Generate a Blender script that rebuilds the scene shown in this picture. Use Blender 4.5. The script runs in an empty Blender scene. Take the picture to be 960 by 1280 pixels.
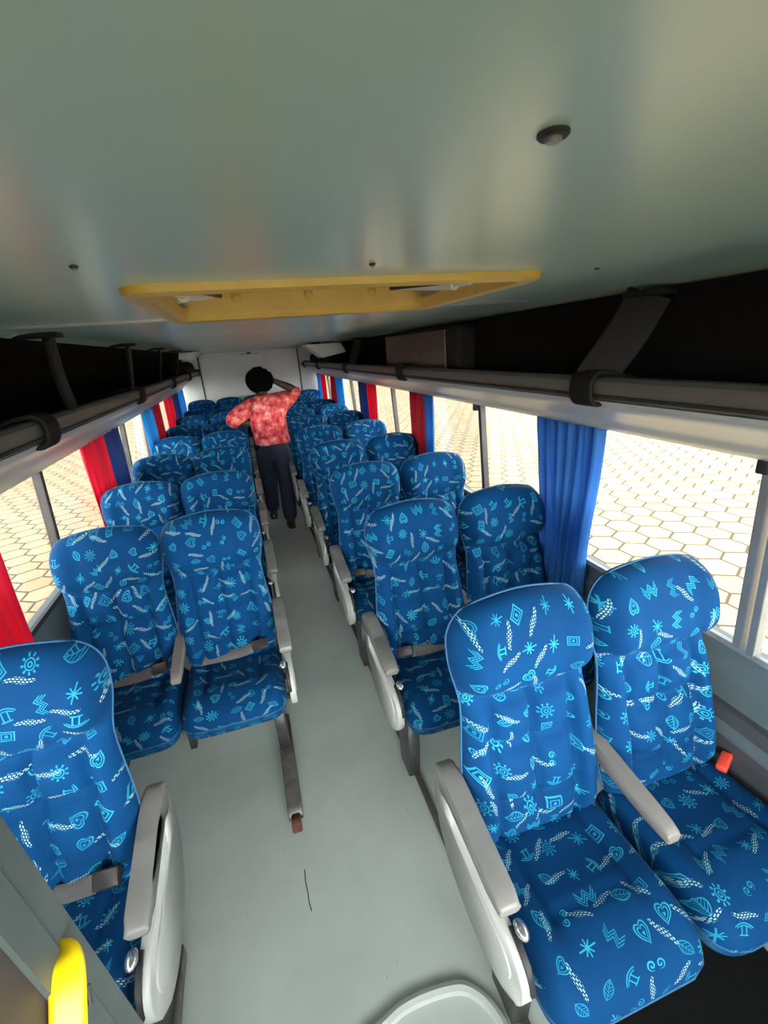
import bpy, bmesh, math, random
from mathutils import Vector, Matrix
random.seed(7)
S = bpy.context.scene
COL = S.collection
PI = math.pi

# ------------------------------------------------------------------ node helpers
class T:
    """tiny expression builder for shader maths"""
    def __init__(s, name):
        s.m = bpy.data.materials.new(name); s.m.use_nodes = True
        s.t = s.m.node_tree; s.n = s.t.nodes; s.n.clear()
        s.out = s.n.new('ShaderNodeOutputMaterial')
    def put(s, sock, v):
        if v is None: return
        if hasattr(v, 'is_output'): s.t.links.new(v, sock)
        else:
            try: sock.default_value = v
            except Exception: sock.default_value = (v, v, v) if len(sock.default_value) == 3 else (v, v, v, 1)
    def ma(s, op, a, b=None, c=None):
        n = s.n.new('ShaderNodeMath'); n.operation = op
        for i, v in enumerate((a, b, c)):
            if v is not None: s.put(n.inputs[i], v)
        return n.outputs[0]
    def ve(s, op, a, b=None, out=0):
        n = s.n.new('ShaderNodeVectorMath'); n.operation = op
        s.put(n.inputs[0], a)
        if b is not None: s.put(n.inputs[1], b)
        return n.outputs[out]
    def add(s, a, b): return s.ma('ADD', a, b)
    def sub(s, a, b): return s.ma('SUBTRACT', a, b)
    def mul(s, a, b): return s.ma('MULTIPLY', a, b)
    def lt(s, a, b): return s.ma('LESS_THAN', a, b)
    def gt(s, a, b): return s.ma('GREATER_THAN', a, b)
    def mx(s, a, b): return s.ma('MAXIMUM', a, b)
    def mn(s, a, b): return s.ma('MINIMUM', a, b)
    def ab(s, a): return s.ma('ABSOLUTE', a)
    def near(s, a, v, w): return s.lt(s.ab(s.sub(a, v)), w)
    def ln(s, a, b): return s.ma('SQRT', s.add(s.mul(a, a), s.mul(b, b)))
    def sep(s, v):
        n = s.n.new('ShaderNodeSeparateXYZ'); s.put(n.inputs[0], v); return n.outputs
    def comb(s, x, y, z=0.0):
        n = s.n.new('ShaderNodeCombineXYZ')
        for i, v in enumerate((x, y, z)): s.put(n.inputs[i], v)
        return n.outputs[0]
    def noise(s, vec, scale, detail=3, rough=.5, out=0):
        n = s.n.new('ShaderNodeTexNoise'); s.put(n.inputs['Vector'], vec)
        n.inputs['Scale'].default_value = scale; n.inputs['Detail'].default_value = detail; n.inputs['Roughness'].default_value = rough
        return n.outputs[out]
    def white(s, vec):
        n = s.n.new('ShaderNodeTexWhiteNoise'); n.noise_dimensions = '3D'; s.put(n.inputs['Vector'], vec); return n.outputs
    def coord(s, which='Object'):
        return s.n.new('ShaderNodeTexCoord').outputs[which]
    def ramp(s, f, stops):
        n = s.n.new('ShaderNodeValToRGB'); s.put(n.inputs[0], f)
        e = n.color_ramp.elements
        while len(e) < len(stops): e.new(.5)
        for el, (p, c) in zip(e, stops): el.position = p; el.color = (*c, 1)
        return n.outputs[0]
    def mix(s, f, a, b, mode='MIX'):
        n = s.n.new('ShaderNodeMix'); n.data_type = 'RGBA'; n.blend_type = mode
        s.put(n.inputs[0], f)
        for i, v in ((6, a), (7, b)):
            if isinstance(v, tuple): n.inputs[i].default_value = (*v[:3], 1)
            else: s.put(n.inputs[i], v)
        return n.outputs[2]
    def bump(s, h, strength=.3, dist=.01):
        n = s.n.new('ShaderNodeBump'); s.put(n.inputs['Height'], h); n.inputs['Strength'].default_value = strength; n.inputs['Distance'].default_value = dist
        return n.outputs[0]
    def bsdf(s, color, rough=.5, metal=0., spec=.5, normal=None, sheen=0., sheen_tint=None, coat=0.):
        n = s.n.new('ShaderNodeBsdfPrincipled')
        if isinstance(color, tuple): n.inputs['Base Color'].default_value = (*color[:3], 1)
        else: s.put(n.inputs['Base Color'], color)
        s.put(n.inputs['Roughness'], rough); n.inputs['Metallic'].default_value = metal
        n.inputs['Specular IOR Level'].default_value = spec
        if normal is not None: s.put(n.inputs['Normal'], normal)
        if sheen:
            n.inputs['Sheen Weight'].default_value = sheen; n.inputs['Sheen Roughness'].default_value = .4
            if sheen_tint: n.inputs['Sheen Tint'].default_value = (*sheen_tint, 1)
        if coat: n.inputs['Coat Weight'].default_value = coat
        return n.outputs[0]
    def mixs(s, f, a, b):
        n = s.n.new('ShaderNodeMixShader'); s.put(n.inputs[0], f); s.put(n.inputs[1], a); s.put(n.inputs[2], b); return n.outputs[0]
    def done(s, sh):
        s.t.links.new(sh, s.out.inputs[0]); return s.m

def plain(name, col, rough=.5, metal=0., spec=.5, var=.12, scale=14., bump=0.):
    t = T(name); co = t.coord()
    n = t.noise(co, scale, 4)
    lo = tuple(c*(1-var) for c in col); hi = tuple(min(1, c*(1+var)) for c in col)
    c = t.ramp(n, [(.3, lo), (.7, hi)])
    nm = t.bump(t.noise(co, scale*8, 3), bump, .002) if bump else None
    return t.done(t.bsdf(c, rough, metal, spec, nm))

def fabric_mat():
    t = T('patterned_velour')
    uv = t.n.new('ShaderNodeUVMap').outputs[0]
    oi = t.n.new('ShaderNodeObjectInfo').outputs['Random']
    seed = t.mul(oi, 37.0)
    u0, v0, _ = t.sep(uv)
    def layer(cell, offx, offy, k, jit):
        px = t.add(t.mul(u0, 1/cell), t.add(offx, t.mul(seed, 3.1))); py = t.add(t.mul(v0, 1/cell), t.add(offy, seed))
        ix = t.ma('FLOOR', px); iy = t.ma('FLOOR', py)
        w = t.white(t.comb(ix, iy, k)); r = t.sep(w[1])
        fx = t.sub(t.sub(px, ix), t.add(.5, t.mul(t.sub(r[0], .5), jit))); fy = t.sub(t.sub(py, iy), t.add(.5, t.mul(t.sub(r[1], .5), jit)))
        a = t.mul(r[2], 6.283); c = t.ma('COSINE', a); si = t.ma('SINE', a)
        x = t.sub(t.mul(fx, c), t.mul(fy, si)); y = t.add(t.mul(fx, si), t.mul(fy, c))
        return x, y, w[0]
    # line-drawn motifs
    x, y, h = layer(.071, 0., 0., 3.0, .34)
    sz = t.ma('MULTIPLY_ADD', t.ma('FRACT', t.mul(h, 53.0)), -.42, 1.42)
    x = t.mul(x, sz); y = t.mul(y, sz)
    W = .024
    ax = t.ab(x); r = t.ln(x, y); th = t.ma('ARCTAN2', y, x)
    ty = t.ma('FLOOR', t.mul(h, 8.0))
    def pick(mask, k): return t.mul(mask, t.near(ty, float(k), .5))
    # sun
    rays = t.mul(t.near(r, .30, .055), t.gt(t.ma('COSINE', t.mul(th, 9.0)), .45))
    res = pick(t.mx(t.mx(t.near(r, .19, W), t.near(r, .08, W)), rays), 0)
    # framed rectangle
    d = t.mx(t.mul(ax, .72), t.ab(y))
    res = t.mx(res, pick(t.mx(t.mx(t.near(d, .21, W*.8), t.near(d, .13, W*.6)), t.near(r, .04, W)), 1))
    # twin spirals
    xs = t.sub(ax, .17); rs = t.ln(xs, y); ths = t.ma('ARCTAN2', y, xs)
    sp = t.mul(t.lt(t.ma('FRACT', t.add(t.mul(rs, 8.0), t.mul(ths, .159))), .42), t.lt(rs, .17))
    res = t.mx(res, pick(sp, 2))
    # bench with curled ends
    top = t.mul(t.near(t.add(y, t.mul(t.mul(x, x), 1.1)), .2, W), t.lt(ax, .38))
    top2 = t.mul(t.near(t.add(y, t.mul(t.mul(x, x), 1.1)), .11, W*.8), t.lt(ax, .3))
    leg = t.mul(t.near(ax, .10, W), t.near(y, -.06, .18))
    foot = t.mul(t.near(y, -.25, W), t.lt(ax, .19))
    res = t.mx(res, pick(t.mx(t.mx(top, top2), t.mx(leg, foot)), 3))
    # zigzag
    z = t.add(y, t.mul(t.ab(t.sub(ax, .18)), 1.3))
    zz = t.mx(t.mx(t.near(z, .2, W*1.2), t.near(z, .08, W)), t.near(z, -.04, W))
    res = t.mx(res, pick(t.mul(zz, t.lt(ax, .37)), 4))
    # heart
    hy = t.sub(t.mul(y, 1.05), t.mul(t.ma('SQRT', ax), .38)); hr = t.ln(x, t.add(hy, .1))
    res = t.mx(res, pick(t.mx(t.mx(t.near(hr, .25, W), t.near(hr, .16, W*.7)), t.lt(hr, .05)), 5))
    # dragonfly
    dg = t.ab(t.sub(x, y)); dh = t.ab(t.add(x, y))
    st = t.mx(t.mx(t.lt(ax, W), t.mul(t.lt(t.ab(y), W), t.lt(ax, .25))), t.mul(t.mx(t.lt(dg, W*1.3), t.lt(dh, W*1.3)), t.lt(r, .24)))
    res = t.mx(res, pick(t.mul(st, t.lt(r, .36)), 6))
    # leaf
    lf = t.add(t.mul(t.ab(y), 1.0), t.mul(t.mul(x, x), 1.5))
    res = t.mx(res, pick(t.mul(t.mx(t.mx(t.near(lf, .2, W), t.lt(t.ab(y), W*.6)), t.lt(t.ab(t.sub(t.ma('FRACT', t.mul(t.add(x, t.ab(y)), 7.0)), .5)), .12)), t.lt(lf, .22)), 7))
    # white grain-like trails of dashes
    x2, y2, h2 = layer(.082, .5, .5, 11.0, .3)
    yy = t.add(y2, t.mul(t.ma('SINE', t.mul(x2, 5.0)), .06))
    row = t.ma('FLOOR', t.mul(yy, 17.0))
    cx = t.ab(t.sub(t.ma('FRACT', t.add(t.mul(x2, 10.0), t.mul(row, .37))), .5)); cy = t.ab(t.sub(t.ma('FRACT', t.mul(yy, 17.0)), .5))
    taper = t.sub(.085, t.mul(t.mul(x2, x2), .42))
    tr = t.mul(t.mul(t.lt(cx, .31), t.lt(cy, .27)), t.mul(t.lt(t.ab(yy), taper), t.mul(t.lt(t.ab(x2), .42), t.lt(h2, .74))))
    n1 = t.noise(t.coord(), 7., 3)
    base = t.mix(n1, (.0007, .026, .092), (.0010, .048, .150))
    c = t.mix(t.mul(res, t.ma('MULTIPLY_ADD', t.ma('FRACT', t.mul(h, 91.0)), .45, .5)), base, t.mix(t.noise(t.coord(), 25., 1), (.010, .19, .34), (.035, .40, .52)))
    c = t.mix(t.mul(tr, .85), c, (.30, .52, .50))
    nm = t.bump(t.noise(t.coord(), 420., 2), .12, .001)
    return t.done(t.bsdf(c, .8, 0, .10, nm, sheen=.06, sheen_tint=(.25, .6, 1.)))

def paving_mat():
    t = T('hexagon_paving'); co = t.coord(); x, y, _ = t.sep(co)
    wob = t.noise(co, 1.6, 2, out=1); wx, wy, _ = t.sep(wob)
    sc = 1/HEX
    px = t.add(t.mul(t.add(x, t.mul(t.sub(wx, .5), .03)), sc), 500.); py = t.add(t.mul(t.add(y, t.mul(t.sub(wy, .5), .03)), sc), 500.)
    R3 = 1.7320508
    mod = lambda a, b: t.ma('FLOORED_MODULO', a, b)
    ax, ay = t.sub(mod(px, 1.), .5), t.sub(mod(py, R3), R3/2)
    bx, by = t.sub(mod(t.sub(px, .5), 1.), .5), t.sub(mod(t.sub(py, R3/2), R3), R3/2)
    sel = t.lt(t.ln(ax, ay), t.ln(bx, by))
    gx = t.add(bx, t.mul(sel, t.sub(ax, bx))); gy = t.add(by, t.mul(sel, t.sub(ay, by)))
    ex = t.ab(gx); ed = t.mx(ex, t.add(t.mul(ex, .5), t.mul(t.ab(gy), .8660254)))
    idn = t.white(t.comb(t.ma('ROUND', t.mul(t.sub(px, gx), 2.)), t.ma('ROUND', t.mul(t.sub(py, gy), 2.)), 2.))[0]
    joint = t.ramp(ed, [(.445, (0, 0, 0)), (.475, (1, 1, 1))])
    stone = t.ramp(idn, [(0, (.40, .315, .185)), (.7, (.455, .365, .225)), (1, (.42, .31, .185))])
    patch = t.ramp(t.noise(co, .7, 4), [(.55, (0, 0, 0)), (.72, (1, 1, 1))])
    stone = t.mix(t.mul(patch, .55), stone, (.38, .24, .145))
    stone = t.mix(t.ramp(t.noise(co, 9, 5, .7), [(.35, (.35, .35, .35)), (.6, (0, 0, 0))]), stone, (.32, .25, .15))
    c = t.mix(joint, stone, (.10, .075, .045))
    return t.done(t.bsdf(c, .9, 0, .2, t.bump(t.mul(joint, -1.), .4, .01)))

def glass_mat():
    t = T('window_glass')
    g = t.n.new('ShaderNodeBsdfGlossy'); g.inputs['Roughness'].default_value = .02
    tr = t.n.new('ShaderNodeBsdfTransparent'); tr.inputs[0].default_value = (.97, .98, .975, 1)
    f = t.n.new('ShaderNodeFresnel'); f.inputs[0].default_value = 1.12
    n = t.noise(t.coord(), 3.)
    return t.done(t.mixs(t.mul(f.outputs[0], t.add(.35, t.mul(n, .3))), tr.outputs[0], g.outputs[0]))

def curtain_mat(name, c0, c1):
    t = T(name); co = t.coord(); n = t.noise(co, 5., 3)
    c = t.mix(n, c0, c1)
    d = t.bsdf(c, .55, 0, .3, t.bump(t.noise(co, 500., 1), .1, .001), sheen=.2)
    tl = t.n.new('ShaderNodeBsdfTranslucent'); t.put(tl.inputs[0], c)
    return t.done(t.mixs(.45, d, tl.outputs[0]))

def floor_sheet():
    t = T('worn_grey_lino'); co = t.coord()
    big = t.noise(co, 1.3, 4, .6)
    c = t.ramp(big, [(.35, (.48, .54, .485)), (.65, (.60, .66, .60))])
    sp = t.ramp(t.noise(co, 38., 5, .7), [(.63, (0, 0, 0)), (.72, (1, 1, 1))])
    sp2 = t.ramp(t.noise(co, 2.2, 3), [(.48, (0, 0, 0)), (.62, (1, 1, 1))])
    c = t.mix(t.mul(t.mul(sp, sp2), .55), c, (.11, .12, .105))
    rough = t.ma('MULTIPLY_ADD', t.noise(co, 4., 3), .2, .28)
    return t.done(t.bsdf(c, rough, 0, .45, t.bump(t.noise(co, 12., 3), .08, .004)))

def ceil_mat():
    t = T('satin_sage_ceiling'); co = t.coord()
    c = t.ramp(t.noise(co, 1.1, 4), [(.3, (.36, .485, .425)), (.7, (.40, .525, .455))])
    r = t.ma('MULTIPLY_ADD', t.noise(co, 2., 2), .10, .20)
    return t.done(t.bsdf(c, r, 0, .5, t.bump(t.noise(co, 3., 2), .05, .01)))

def shirt_mat():
    t = T('coral_floral_cloth'); co = t.coord()
    v = t.n.new('ShaderNodeTexVoronoi'); v.inputs['Scale'].default_value = 14; t.put(v.inputs['Vector'], co)
    n = t.noise(co, 15., 4, .6)
    c = t.ramp(n, [(.32, (.22, .025, .02)), (.43, (.70, .05, .07)), (.55, (.86, .15, .13)), (.70, (.95, .48, .40))])
    c = t.mix(t.ramp(v.outputs[0], [(.1, (.6, .6, .6)), (.35, (0, 0, 0))]), c, (.92, .36, .33))
    c = t.mix(t.ramp(t.noise(co, 9., 5, .7), [(.6, (0, 0, 0)), (.66, (.7, .7, .7))]), c, (.16, .05, .025))
    return t.done(t.bsdf(c, .8, 0, .2))

HEX = .42
M = dict(
    fabric=fabric_mat(), paving=paving_mat(), glass=glass_mat(), floor=floor_sheet(), ceil=ceil_mat(), shirt=shirt_mat(),
    piping=plain('pale_blue_piping', (.008, .085, .20), .7),
    arm=plain('grey_armrest_plastic', (.165, .16, .145), .42, var=.06, bump=.05),
    arm2=plain('taupe_armrest_plastic', (.18, .165, .145), .45, var=.06, bump=.05),
    cream=plain('cream_plastic', (.47, .48, .44), .4, var=.05),
    dark=plain('dark_recess_plastic', (.018, .018, .018), .6),
    steel=plain('dark_painted_steel', (.075, .075, .075), .45, .3),
    footm=plain('scuffed_grey_steel', (.16, .155, .145), .5, .3, var=.3, scale=25),
    rust=plain('rusty_steel', (.16, .06, .04), .85, .2, var=.5, scale=40),
    chrome=plain('bright_metal', (.6, .62, .6), .25, .9),
    belt=plain('grey_belt_webbing', (.085, .082, .08), .5, bump=.3, scale=60),
    buckle=plain('black_buckle_plastic', (.03, .026, .025), .35),
    redb=plain('red_buckle_plastic', (.75, .06, .03), .4, var=.05),
    alu=plain('brushed_aluminium', (.27, .275, .27), .38, .6, var=.08),
    rackface=plain('pale_rack_moulding', (.50, .51, .475), .35, var=.05, scale=5),
    racklip=plain('grey_rack_trim', (.095, .092, .083), .42, .1, var=.06),
    lining=plain('black_carpet_lining', (.006, .006, .006), .95, 0, .1, bump=.4, scale=60),
    clip=plain('charcoal_clip_plastic', (.012, .011, .010), .65, 0, .15, var=.08),
    brown=plain('brown_vinyl_panel', (.07, .045, .035), .5, var=.15, bump=.1),
    wallp=plain('grey_wall_moulding', (.085, .112, .118), .45, var=.06),
    walld=plain('charcoal_wall_panel', (.045, .05, .053), .6, var=.08, bump=.1),
    rubber=plain('black_rubber', (.015, .015, .016), .6),
    bar=plain('dark_window_bar', (.05, .042, .04), .45, .2),
    white=plain('off_white_panel', (.62, .62, .57), .45, var=.04, scale=3),
    yellowf=plain('mustard_hatch_paint', (.52, .34, .055), .38, var=.08),
    yellow=plain('bright_yellow_plastic', (.92, .62, .004), .32, var=.03),
    post=plain('grey_green_post', (.075, .092, .086), .4, var=.08),
    seal=plain('brown_door_seal', (.055, .04, .035), .6, var=.2),
    railm=plain('brown_floor_rail', (.12, .105, .09), .5, .2, var=.25, scale=20),
    step=plain('pale_step_trim', (.55, .58, .54), .35, var=.05),
    red=curtain_mat('red_curtain_cloth', (.62, .004, .035), (.78, .008, .06)),
    blue=curtain_mat('blue_curtain_cloth', (.012, .11, .42), (.05, .24, .58)),
    navy=curtain_mat('navy_curtain_cloth', (.012, .045, .20), (.02, .07, .28)),
    light=curtain_mat('light_blue_curtain_cloth', (.02, .30, .68), (.05, .42, .75)),
    crimson=curtain_mat('dark_red_curtain_cloth', (.34, .004, .018), (.45, .006, .03)),
    skin=plain('brown_skin', (.085, .04, .024), .5, var=.06),
    hair=plain('black_curly_hair', (.004, .0035, .0035), .9, 0, .1, bump=.8, scale=30),
    jeans=plain('navy_trouser_cloth', (.012, .017, .035), .8, var=.2, bump=.2),
    shoe=plain('black_shoe_leather', (.01, .01, .01), .4),
    sole=plain('grey_shoe_sole', (.25, .25, .25), .6),
    leafm=plain('green_foliage', (.10, .22, .05), .8, var=.5, scale=4),
    mat=plain('charcoal_floor_sheet', (.012, .013, .013), .85, 0, .15, bump=.3, scale=50),
    dash=plain('dark_front_panel', (.05, .055, .055), .6),
)

# ------------------------------------------------------------------ mesh helpers
def link(o, parent=None):
    COL.objects.link(o)
    if parent: o.parent = parent
    return o
def tag(o, label=None, cat=None, group=None, kind=None):
    for k, v in (('label', label), ('category', cat), ('group', group), ('kind', kind)):
        if v: o[k] = v
    return o
def empty(name, loc=(0, 0, 0), rz=0, **k):
    o = bpy.data.objects.new(name, None); o.location = loc; o.rotation_euler = (0, 0, rz); o.empty_display_size = .1
    return tag(link(o), **k)
def mesh_of(bm, name, m, smooth=True):
    me = bpy.data.meshes.new(name); bmesh.ops.recalc_face_normals(bm, faces=bm.faces); bm.to_mesh(me); bm.free()
    me.materials.append(M[m] if isinstance(m, str) else m)
    for p in me.polygons: p.use_smooth = smooth
    return me
def put(name, me, parent=None, loc=(0, 0, 0)):
    o = bpy.data.objects.new(name, me); o.location = loc
    return link(o, parent)
def obj(name, bm, m, parent=None, smooth=True, sharp=40):
    me = mesh_of(bm, name, m, smooth)
    if smooth and sharp: me.set_sharp_from_angle(angle=math.radians(sharp))
    return put(name, me, parent)
def struct(name, bm, m, parent=None, smooth=False):
    o = obj(name, bm, m, parent, smooth)
    if parent is None: o['kind'] = 'structure'
    return o
def box(bm, x0, x1, y0, y1, z0, z1, bev=0, seg=2):
    r = bmesh.ops.create_cube(bm, size=1)['verts']
    for v in r: v.co = Vector((x0+(v.co.x+.5)*(x1-x0), y0+(v.co.y+.5)*(y1-y0), z0+(v.co.z+.5)*(z1-z0)))
    if bev:
        es = list({e for v in r for e in v.link_edges})
        bmesh.ops.bevel(bm, geom=es, offset=bev, segments=seg, affect='EDGES', profile=.6)
    return bm
def B(): return bmesh.new()
def prism(bm, pts, axis, a, b, bev=0, seg=2):
    """extrude 2-D outline pts along an axis: axis 'x' -> pts are (y,z); 'y' -> (x,z); 'z' -> (x,y)"""
    f = {'x': lambda p, t: (t, p[0], p[1]), 'y': lambda p, t: (p[0], t, p[1]), 'z': lambda p, t: (p[0], p[1], t)}[axis]
    A = [bm.verts.new(f(p, a)) for p in pts]; C = [bm.verts.new(f(p, b)) for p in pts]
    n = len(pts); fs = [bm.faces.new(A), bm.faces.new(C[::-1])]
    for i in range(n): bm.faces.new((A[i], C[i], C[(i+1) % n], A[(i+1) % n]))
    if bev:
        es = list({e for f_ in fs for e in f_.edges})
        bmesh.ops.bevel(bm, geom=es, offset=bev, segments=seg, affect='EDGES', profile=.6)
    return bm
def smooth_loop(pts, n=4):
    """closed Catmull-Rom"""
    out = []; N = len(pts)
    for i in range(N):
        p0, p1, p2, p3 = (Vector(pts[(i+k-1) % N]) for k in range(4))
        for j in range(n):
            t = j/n; out.append(tuple(.5*((2*p1)+(p2-p0)*t+(2*p0-5*p1+4*p2-p3)*t*t+(3*p1-p0-3*p2+p3)*t**3)))
    return out
def spline(pts, n=6):
    P = [Vector(p) for p in pts]; out = []
    for i in range(len(P)-1):
        p0 = P[i-1] if i else P[0]*2-P[1]; p1, p2 = P[i], P[i+1]; p3 = P[i+2] if i+2 < len(P) else P[-1]*2-P[-2]
        for j in range(n):
            t = j/n; out.append(.5*((2*p1)+(p2-p0)*t+(2*p0-5*p1+4*p2-p3)*t*t+(3*p1-p0-3*p2+p3)*t**3))
    return out+[P[-1]]
def sweep(bm, pts, prof, closed=False, up=(0, 0, 1)):
    """sweep a closed 2-D profile [(a,b)] along pts; a = sideways, b = 'up'"""
    P = [Vector(p) for p in pts]; n = len(P); rings = []
    up = Vector(up)
    for i in range(n):
        d = (P[(i+1) % n]-P[i-1]) if closed else (P[min(i+1, n-1)]-P[max(i-1, 0)])
        d.normalize(); s = d.cross(up)
        if s.length < 1e-4: s = d.cross(Vector((1, 0, 0)))
        s.normalize(); u = s.cross(d)
        rings.append([bm.verts.new(P[i]+s*a+u*b) for a, b in prof])
    k = len(prof)
    for i in range(n if closed else n-1):
        A, C = rings[i], rings[(i+1) % n]
        for j in range(k): bm.faces.new((A[j], A[(j+1) % k], C[(j+1) % k], C[j]))
    if not closed: bm.faces.new(rings[0]); bm.faces.new(rings[-1][::-1])
    return bm
def circ(r, n=8): return [(r*math.cos(2*PI*i/n), r*math.sin(2*PI*i/n)) for i in range(n)]
def rrect(w, h, r, n=3):
    o = []
    for cx, cy, a0 in ((w/2-r, h/2-r, 0), (-w/2+r, h/2-r, 90), (-w/2+r, -h/2+r, 180), (w/2-r, -h/2+r, 270)):
        for i in range(n+1): a = math.radians(a0+90*i/n); o.append((cx+r*math.cos(a), cy+r*math.sin(a)))
    return o
def tube(bm, pts, r, n=8, closed=False): return sweep(bm, pts, circ(r, n), closed)
def disc(bm, c, r, h, axis='z', n=16, bev=0):
    mat = {'z': Matrix(), 'x': Matrix.Rotation(PI/2, 4, 'Y'), 'y': Matrix.Rotation(PI/2, 4, 'X')}[axis]
    r_ = bmesh.ops.create_cone(bm, cap_ends=True, segments=n, radius1=r, radius2=r, depth=h, matrix=Matrix.Translation(c) @ mat)['verts']
    if bev:
        es = [e for e in {e for v in r_ for e in v.link_edges} if len(e.link_faces) == 2 and any(len(f.verts) > 4 for f in e.link_faces)]
        bmesh.ops.bevel(bm, geom=es, offset=bev, segments=2, affect='EDGES')
    return bm

def gauss(a, s): return math.exp(-(a/s)**2)
def sst(a, b, x): t = max(0, min(1, (x-a)/(b-a))); return t*t*(3-2*t)

# ------------------------------------------------------------------ camera
cam = bpy.data.cameras.new('camera'); co = bpy.data.objects.new('camera', cam); COL.objects.link(co)
Rw = ((0.9534453360511853, -0.1655111752836078, 0.25208736981150254), (-0.2927522431136722, -0.30737439634848734, 0.9054375211030944), (-0.07237482514076109, -0.9370843245544351, -0.34151845244467005))
Mx = Matrix([[Rw[i][0], -Rw[i][1], -Rw[i][2], (-.1808, 0, 1.78)[i]] for i in range(3)]+[[0, 0, 0, 1]])
co.matrix_world = Mx
cam.sensor_fit = 'AUTO'; cam.sensor_width = 36; cam.lens = 566.2057/1280*36; cam.clip_start = .01; cam.clip_end = 400
S.camera = co

# ------------------------------------------------------------------ the place
Y0, Y1 = -1.3, 8.0
ZC = 1.88
gb = B(); box(gb, -120, 120, -80, 160, -1.05, -.95); struct('ground', gb, 'paving')

fb = B(); box(fb, -1.09, 1.09, Y0, Y1, -.06, 0); struct('floor', fb, 'floor')

# ceiling with the hatch hole, shoulders curving down to the windows
HX0, HX1, HY0, HY1 = -.285, .305, .755, 1.225
def ceiling(name, y0, y1, x0, x1, z=ZC):
    b = B(); box(b, x0, x1, y0, y1, z, z+.02); return b
cb = B()
for a in ((-.66, HX0, Y0, 1.27), (HX1, .66, Y0, 1.27), (HX0, HX1, Y0, HY0), (HX0, HX1, HY1, 1.27)):
    box(cb, a[0], a[1], a[2], a[3], ZC, ZC+.02)
bmesh.ops.remove_doubles(cb, verts=cb.verts, dist=1e-5)
ceil = struct('ceiling', cb, 'ceil')
b = B(); box(b, -.66, .66, 1.278, Y1, ZC-.002, ZC+.02); p = obj('rear_ceiling_panel', b, 'ceil', ceil, False)
for s in (-1, 1):
    e = .90 if s > 0 else .70
    b = B(); prism(b, [(s*.655, ZC), (s*e, ZC-.006), (s*(e+.02), ZC-.012), (s*(e+.02), ZC+.02), (s*.655, ZC+.02)], 'y', Y0, Y1)
    obj('ceiling_edge', b, 'ceil', ceil, True)
    b = B(); prism(b, [(s*(e+.018), ZC-.008), (s*1.0, ZC-.04 if s > 0 else ZC-.07), (s*1.07, ZC-.19), (s*1.095, ZC-.19), (s*1.095, ZC+.02), (s*(e+.018), ZC+.02)], 'y', Y0, Y1)
    obj('roof_shoulder', b, 'lining', ceil, True)
b = B(); prism(b, [(-.62, ZC-.004), (.62, ZC-.004), (.62, ZC+.004), (-.62, ZC+.004)], 'y', Y1-.035, Y1-.004)
obj('rear_edge_strip', b, 'white', ceil, False)
b = B()
box(b, -.66, HX0-.03, 1.268, 1.282, ZC-.006, ZC+.003, .002); tr = struct('trim_1', b, 'alu')
b = B(); box(b, HX1+.03, .66, 1.268, 1.282, ZC-.006, ZC+.003, .002); struct('trim_2', b, 'alu')

def screw(x, y, r, label):
    t = empty('ceiling_screw' if r < .005 else 'ceiling_plug', (x, y, ZC), label=label, cat='screw' if r < .005 else 'plug')
    b = B(); disc(b, (0, 0, -.0012), r, .0034, 'z', 20, .001); obj('cap', b, 'dark', t)
    b = B(); disc(b, (0, 0, -.0035), r*.55, .003, 'z', 16, .0008); obj('centre', b, 'alu', t)
screw(-.002, .252, .0085, 'dark round plug on bare ceiling panel well before the yellow hatch')
for x, y, l in ((-.324, .585, 'small dark screw on ceiling beyond the hatch corner, left end'), (.001, .618, 'small dark screw on ceiling just before the middle of the yellow hatch'), (.428, .72, 'small dark screw on ceiling near the right end of the hatch')):
    screw(x, y, .0042, l)

# yellow roof hatch
h = empty('roof_hatch', (0, 0, ZC), label='mustard yellow roof hatch frame set into the ceiling', cat='roof hatch')
def ring(x0, x1, y0, y1, r, n=5):
    o = []
    for cx, cy, a0 in ((x1-r, y1-r, 0), (x0+r, y1-r, 90), (x0+r, y0+r, 180), (x1-r, y0+r, 270)):
        for i in range(n+1): a = math.radians(a0+90*i/n); o.append((cx+r*math.cos(a), cy+r*math.sin(a)))
    return o
def loft(bm, rings):
    V = [[bm.verts.new(p) for p in r] for r in rings]; k = len(V[0])
    for A, C in zip(V, V[1:]):
        for j in range(k): bm.faces.new((A[j], A[(j+1) % k], C[(j+1) % k], C[j]))
    return V
def rz(x0, x1, y0, y1, r, z): return [(a, c, z) for a, c in ring(x0, x1, y0, y1, r)]
b = B()
loft(b, [rz(HX0-.035, HX1+.035, HY0-.035, HY1+.03, .04, .001), rz(HX0-.033, HX1+.033, HY0-.033, HY1+.028, .04, -.010),
         rz(HX0-.022, HX1+.022, HY0-.022, HY1+.02, .035, -.014), rz(HX0-.004, HX1+.004, HY0-.004, HY1+.004, .03, -.012), rz(HX0+.004, HX1-.004, HY0+.004, HY1-.004, .03, -.002)])
obj('flange', b, 'yellowf', h)
b = B()
loft(b, [rz(HX0+.004, HX1-.004, HY0+.004, HY1-.004, .03, -.002), rz(HX0+.010, HX1-.010, HY0+.01, HY1-.008, .03, .03), rz(HX0+.018, HX1-.018, HY0+.02, HY1-.014, .03, .085),
         rz(HX0-.01, HX1+.01, HY0-.0, HY1+.012, .03, .087), rz(HX0-.012, HX1+.012, HY0-.002, HY1+.014, .03, .002)])
obj('well', b, 'yellowf', h)
b = B(); box(b, HX0-.02, HX1+.02, HY0-.01, HY1+.02, .088, .105, .01); box(b, HX0+.14, HX1-.14, HY0+.12, HY1-.1, .074, .09, .012); obj('lid', b, 'yellowf', h)
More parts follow.
